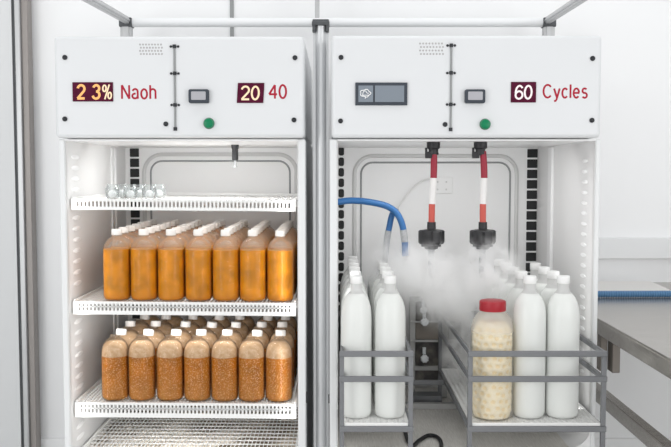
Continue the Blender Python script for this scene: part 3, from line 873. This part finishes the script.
wc = smooth_path([P(394, 216, .55), P(402, 202, .55), P(412, 189, .553), P(422, 181, .556), P(431.5, 178.5, .560)], 8)
tag(MB().tube(wc, 0.0022, 8).build('cable', M['cable'], origin=wc[0]), 'thin white cable arching to the small plate on the fridge back', 'cable')

# pump stand at the back of the right fridge
Yp = 0.46
ps = thing('pump_stand', 'grey metal stand with dark pump blocks and clear knobs half hidden in vapour', 'stand', (PX(430, Yp), Yp, FZ))
for px in (412, 444):
    x = PX(px, Yp, 350); MB().box(x - .009, x + .009, Yp - .012, Yp + .012, FZ + .0005, PZ(296, Yp)).build('post', M['greypost'], ps, bevel=0.002)
xa_, xb_ = PX(410, Yp, 350), PX(456, Yp, 350)
for py, hh in ((298, .016), (321, .005), (340, .006), (367, .013)):
    MB().box(xa_, xb_ if py < 350 else PX(449, Yp, 350), Yp - .018, Yp - .009, PZ(py, Yp) - hh / 2, PZ(py, Yp) + hh / 2).build('shelf_bar', M['greypost'], ps, bevel=0.001)
x0_, x1_ = PX(415, Yp, 350), PX(440.5, Yp, 350)
MB().box(x0_, x1_, Yp - .008, Yp + .06, PZ(320.5, Yp), PZ(301, Yp)).build('pump_block', M['valve'], ps, bevel=0.003)
MB().box(x0_, x1_, Yp - .008, Yp + .06, PZ(339, Yp), PZ(322, Yp)).build('pump_housing', M['taupe'], ps, bevel=0.003)
MB().box(x0_, x1_, Yp - .008, Yp + .06, PZ(381, Yp), PZ(341, Yp)).build('pump_block', M['valve'], ps, bevel=0.003)
x2_ = PX(462, Yp, 350)
MB().box(PX(447.5, Yp, 350), x2_, Yp + .0, Yp + .03, PZ(376, Yp), PZ(322, Yp)).build('side_plate', M['greypost'], ps, bevel=0.003)
for px, py, r_ in ((423, 309, .011), (424, 321, .0125), (424, 357.5, .0125)):
    c = P(px, py, Yp - .012)
    b = MB(); n0 = len(b.v)
    b.lathe([(0.004, 0.006), (0.004, -0.008), (r_ * .8, -0.009), (r_, -0.013), (r_, -0.022), (r_ * .75, -0.026), (0.0, -0.027)], 24, c, 'Y')
    for i, v in enumerate(b.v):
        if (i % 24) % 3 == 0: v.x = c.x + (v.x - c.x) * .88; v.z = c.z + (v.z - c.z) * .88
    b.build('knob', M['knobclear'], ps)
    MB().lathe([(0.0055, 0.0), (0.0055, 0.02)], 10, (c.x, Yp - .016, c.z + r_ * .9)).build('valve_stem', M['knobclear'], ps)
# low grey box on the tray in front of it
Yq = 0.375
gb = MB().prism(rrect(PX(412, Yq, 394), PX(442, Yq, 394), FZ + .0005, FZ + 0.026, 0.005, 3), Yq, Yq + 0.05)
tag(gb.build('drain_box', M['rack'], origin=(PX(427, Yq, 394), Yq, FZ)), 'low grey box lying on the fridge floor in front of the pump stand', 'box')
# black cable loop on the floor
kc = [(404, 428), (408, 441), (413, 445.5), (419, 440.5), (428, 435.5), (436, 436.5), (440.5, 441), (441.5, 449)]
def onfloor(px, py, z):
    d = FWD + Vector((1, 0, 0)) * ((px - CX) / F) + UP * (-(py - CY) / F)
    return CAM + d * ((z - CAM.z) / d.z)
kp = smooth_path([onfloor(px, py, FZ + 0.0052) for px, py in kc], 6)
tag(MB().tube(kp, 0.005, 10).build('cable', M['black'], origin=kp[0]), 'black cable looping over the floor of the right fridge', 'cable')

# ------------------------------------------------------------------ steel bench
BZ = P(597.5, 318, 0.13).z
BX = P(597.5, 318, 0.13).x
bn = thing('work_bench', 'stainless steel work bench standing along the right side of the fridge', 'bench', (1.0, 0.1, GF))
bx1 = 1.35; by0, by1 = -0.55, YB - 0.03
wp = [(BX, by0), (bx1, by0), (bx1, by1), (BX + .07, by1), (BX + .07, 0.655), (BX, 0.655)]
b = MB(); n = len(wp)
b.add([(x, y, z) for z in (BZ - .004, BZ) for x, y in wp], [tuple(range(n)), tuple(range(2 * n - 1, n - 1, -1))] + [(i, (i + 1) % n, (i + 1) % n + n, i + n) for i in range(n)])
b.build('worktop', M['steel'], bn)
b = MB()
b.box(BX, BX + 0.02, by0, 0.655, BZ - 0.042, BZ - 0.004); b.box(BX + .02, bx1, by0, by0 + 0.02, BZ - 0.042, BZ - 0.004)
b.build('apron', M['steel'], bn, bevel=0.003)
b = MB().box(BX + 0.07, BX + 0.10, by0 + .03, by1, BZ - 0.062, BZ - 0.0045); b.build('under_beam', M['steel'], bn, bevel=0.003)
for y in (0.12,):
    b = MB()
    b.box(BX + 0.006, BX + 0.024, y, y + 0.03, BZ - 0.135, BZ - 0.042)
    b.box(BX + 0.03, BX + 0.05, y - 0.02, y + 0.02, BZ - 0.135, BZ - 0.0045)
    b.build('bracket', M['brownbar'], bn, bevel=0.002)
for x, y in ((BX + .11, by1 - .05), (bx1 - .05, by0 + .05), (bx1 - .05, by1 - .05), (BX + .06, by0 + .05)):
    MB().box(x - .02, x + .02, y - .02, y + .02, GF, BZ - 0.0045).build('leg', M['steel'], bn, bevel=0.003)
pl = P(606, 404, 0.13)
MB().box(BX + .045, BX + .075, by0 + .05, 0.65, pl.z - 0.035, pl.z).build('lower_rail', M['steel'], bn, bevel=0.003)
# pale sheet at the back of the bench, blue ribbed hose in front
def onz(px, py, z):
    d = FWD + Vector((1, 0, 0)) * ((px - CX) / F) + UP * (-(py - CY) / F)
    return CAM + d * ((z - CAM.z) / d.z)
ysf = onz(640, 294, BZ).y
sx1 = PX(641, YB - .04, 279)
pts = [(BX + .002, ysf), (onz(668, 291, BZ).x, ysf)]
for px, py in ((664, 288), (657, 285), (650, 282), (641, 279.5)):
    q = onz(px, py, BZ); pts.append((q.x, min(q.y, by1 - .002)))
pts.append((BX + .08, pts[-1][1])); pts += [(BX + .08, 0.65), (BX + .002, 0.65)]
n = len(pts)
b = MB().add([(x, y, z) for z in (BZ + .0003, BZ + .0035) for x, y in pts], [tuple(range(n)), tuple(range(2 * n - 1, n - 1, -1))] + [(i, (i + 1) % n, (i + 1) % n + n, i + n) for i in range(n)])
tag(b.build('bench_sheet', M['sheet'], origin=(BX + .1, ysf, BZ)), 'off white sheet lying on the rear of the steel bench behind the blue hose', 'sheet')
rh = onz(640, 297.5, BZ).y
path, rad = [], []
for i in range(420):
    x = BX + 0.002 + i * 0.0018
    path.append((x, rh + 0.004 * math.sin(x * 6), BZ + 0.0106)); rad.append(0.0088 + 0.0018 * (1 if i % 4 in (1, 2) else 0))
tag(MB().tube(path, rad, 12).build('ribbed_hose', M['bluerib'], origin=path[0]), 'blue ribbed hose lying across the steel bench', 'hose')

# ------------------------------------------------------------------ vapour
def vapour(name, label, blobs, dens, scale, lo, hi, colr=(1, 1, 1), seed=0.0):
    import bmesh
    bm = bmesh.new()
    for (x, y, z, rx, ry, rz) in blobs:
        r = bmesh.ops.create_icosphere(bm, subdivisions=3, radius=1.0)
        for v in r['verts']:
            k = 1 + 0.10 * math.sin(v.co.x * 5 + x * 40) * math.cos(v.co.z * 6 + z * 30)
            v.co = Vector((x + v.co.x * rx * k, y + v.co.y * ry * k, z + v.co.z * rz * k))
    me = bpy.data.meshes.new(name); bm.to_mesh(me); bm.free()
    o = bpy.data.objects.new(name, me); COL.objects.link(o)
    if len(blobs) > 1:                          # melt the puffs into one closed cloud
        rm = o.modifiers.new('union', 'REMESH'); rm.mode = 'VOXEL'; rm.voxel_size = 0.012
        me2 = bpy.data.meshes.new_from_object(o.evaluated_get(bpy.context.evaluated_depsgraph_get()))
        o.modifiers.clear(); o.data = me2; bpy.data.meshes.remove(me); me = me2; me.name = name
    m = bpy.data.materials.new(name); m.use_nodes = True
    nt = m.node_tree; nt.nodes.remove(nt.nodes['Principled BSDF']); L = nt.links.new
    pv = nt.nodes.new('ShaderNodeVolumeScatter'); pv.inputs['Color'].default_value = (*colr, 1); pv.inputs['Anisotropy'].default_value = 0.0
    tc = nt.nodes.new('ShaderNodeTexCoord')
    mpn = nt.nodes.new('ShaderNodeMapping'); mpn.inputs['Location'].default_value = (seed, seed * .7, 0); mpn.inputs['Scale'].default_value = (1, 1, 0.8)
    L(tc.outputs['Object'], mpn.inputs['Vector'])
    nz = nt.nodes.new('ShaderNodeTexNoise'); nz.inputs['Scale'].default_value = scale; nz.inputs['Detail'].default_value = 6; nz.inputs['Distortion'].default_value = 0.9
    L(mpn.outputs['Vector'], nz.inputs['Vector'])
    mr = nt.nodes.new('ShaderNodeMapRange'); mr.inputs['From Min'].default_value = lo; mr.inputs['From Max'].default_value = hi
    mr.inputs['To Min'].default_value = 0; mr.inputs['To Max'].default_value = 1
    L(nz.outputs['Fac'], mr.inputs['Value'])
    # thins out away from the middle of each puff
    tot = None
    for (x, y, z, rx, ry, rz) in blobs:
        sub = nt.nodes.new('ShaderNodeVectorMath'); sub.operation = 'SUBTRACT'; sub.inputs[1].default_value = (x, y, z); L(tc.outputs['Object'], sub.inputs[0])
        dv = nt.nodes.new('ShaderNodeVectorMath'); dv.operation = 'DIVIDE'; dv.inputs[1].default_value = (rx, ry, rz); L(sub.outputs[0], dv.inputs[0])
        ln = nt.nodes.new('ShaderNodeVectorMath'); ln.operation = 'LENGTH'; L(dv.outputs[0], ln.inputs[0])
        sm = nt.nodes.new('ShaderNodeMapRange'); sm.interpolation_type = 'SMOOTHSTEP'
        sm.inputs['From Min'].default_value = 0.0; sm.inputs['From Max'].default_value = 0.9; sm.inputs['To Min'].default_value = 1; sm.inputs['To Max'].default_value = 0
        L(ln.outputs['Value'], sm.inputs['Value'])
        if tot is None: tot = sm.outputs[0]
        else:
            mx = nt.nodes.new('ShaderNodeMath'); mx.operation = 'MAXIMUM'; L(tot, mx.inputs[0]); L(sm.outputs[0], mx.inputs[1]); tot = mx.outputs[0]
    mu = nt.nodes.new('ShaderNodeMath'); mu.operation = 'MULTIPLY'; L(tot, mu.inputs[0]); L(mr.outputs[0], mu.inputs[1])
    m3 = nt.nodes.new('ShaderNodeMath'); m3.operation = 'MULTIPLY'; m3.inputs[1].default_value = dens; L(mu.outputs[0], m3.inputs[0])
    L(m3.outputs[0], pv.inputs['Density']); L(pv.outputs[0], nt.nodes['Material Output'].inputs['Volume'])
    me.materials.append(m)
    tag(o, label, 'vapour', kind='stuff')
    return o
def vb(px, py, Y, rx, ry, rz):
    c = P(px, py, Y); return (c.x, c.y, c.z, rx, ry, rz)
vapour('vapor', 'white cold vapour drifting down below the hose couplers in the fridge', [
    vb(428, 272, .06, .12, .15, .10), vb(484, 268, .06, .11, .15, .10), vb(456, 298, .20, .16, .17, .12),
    vb(398, 268, .28, .13, .13, .12), vb(464, 360, .24, .08, .11, .13)], 85.0, 26, .455, .64)
vapour('thin_mist', 'thin pale mist hanging in the back of the right fridge behind the bottles', [
    vb(440, 275, .36, .34, .19, .21)], 2.2, 6, .10, .60, seed=3.0)

# ------------------------------------------------------------------ light
w = bpy.data.worlds.new('room daylight'); S.world = w; w.use_nodes = True
bg = w.node_tree.nodes['Background']; bg.inputs['Color'].default_value = (0.98, 0.99, 1.0, 1); bg.inputs['Strength'].default_value = 0.62
def lamp(name, loc, tgt, sx, sy, power, col=(1, 1, 1)):
    l = bpy.data.lights.new(name, 'AREA'); l.shape = 'RECTANGLE'; l.size = sx; l.size_y = sy; l.energy = power; l.color = col
    o = bpy.data.objects.new(name, l); COL.objects.link(o); o.location = loc
    o.rotation_euler = (Vector(tgt) - Vector(loc)).to_track_quat('-Z', 'Y').to_euler()
# unseen area lights added for brightness: front, sides, overhead and inside the fridges
lamp('front_fill', (0.2, -4.2, 1.3), (0, 0, .7), 3.6, 2.5, 20)  # soft frontal source added behind the camera
lamp('side_fill', (-2.2, -2.6, 0.95), (0.2, 0.2, .6), 1.3, 1.8, 22)  # added side fill that reaches the inner fridge walls
lamp('side_fill', (2.2, -2.6, 0.95), (-0.2, 0.2, .6), 1.3, 1.8, 22)  # matching fill added on the right
lamp('overhead_fill', (0.0, -0.6, 2.75), (0, -0.3, 0), 3.4, 0.5, 8)  # unseen overhead fill for the room
lamp('overhead_fill', (0.0, 0.15, 2.6), (0, 0.35, 0), 4.6, 0.5, 11)  # added overhead to lift the back wall
for x0, x1, e, zf in ((LX0 + LW0, LX1 - LW1, 1.0, 0.2), (RX0 + RW0, RX1 - RW1, 0.75, FZ)):
    xm_ = (x0 + x1) / 2
    lamp('fridge_top_fill', (xm_, 0.16, zi - 0.012), (xm_, 0.42, 0.3), x1 - x0 - 0.24, 0.05, e)  # added strip under the inner ceiling, lifts the dark interior
    if x1 < 0:                                  # unseen strips added under the shelf lips to brighten the bays below
        for zs_ in (Z1 - .030, Z2 - .037, Z3 - .042):
            lamp('shelf_fill', (xm_, 0.040, zs_), (xm_, 0.22, zs_ - .14), x1 - x0 - 0.16, 0.012, 0.12 if zs_ > .7 else 0.34)
    for x in (x0 + 0.03, x1 - 0.03):          # added strips without fittings near the front corners, brightening the side walls
        zm_ = (zi + zf) / 2
        lamp('fridge_side_fill', (x, 0.004, zm_), (x * .8 + xm_ * .2, 0.5, zm_), 0.012, zi - zf - 0.08, e * .15)

S.view_settings.view_transform = 'Standard'
S.view_settings.look = 'None'
S.view_settings.gamma = 1.0
S.view_settings.use_curve_mapping = False
S.view_settings.exposure = 0.0
S.cycles.transparent_max_bounces = 24
S.cycles.max_bounces = 12
S.cycles.volume_bounces = 10
S.cycles.volume_step_rate = 0.3
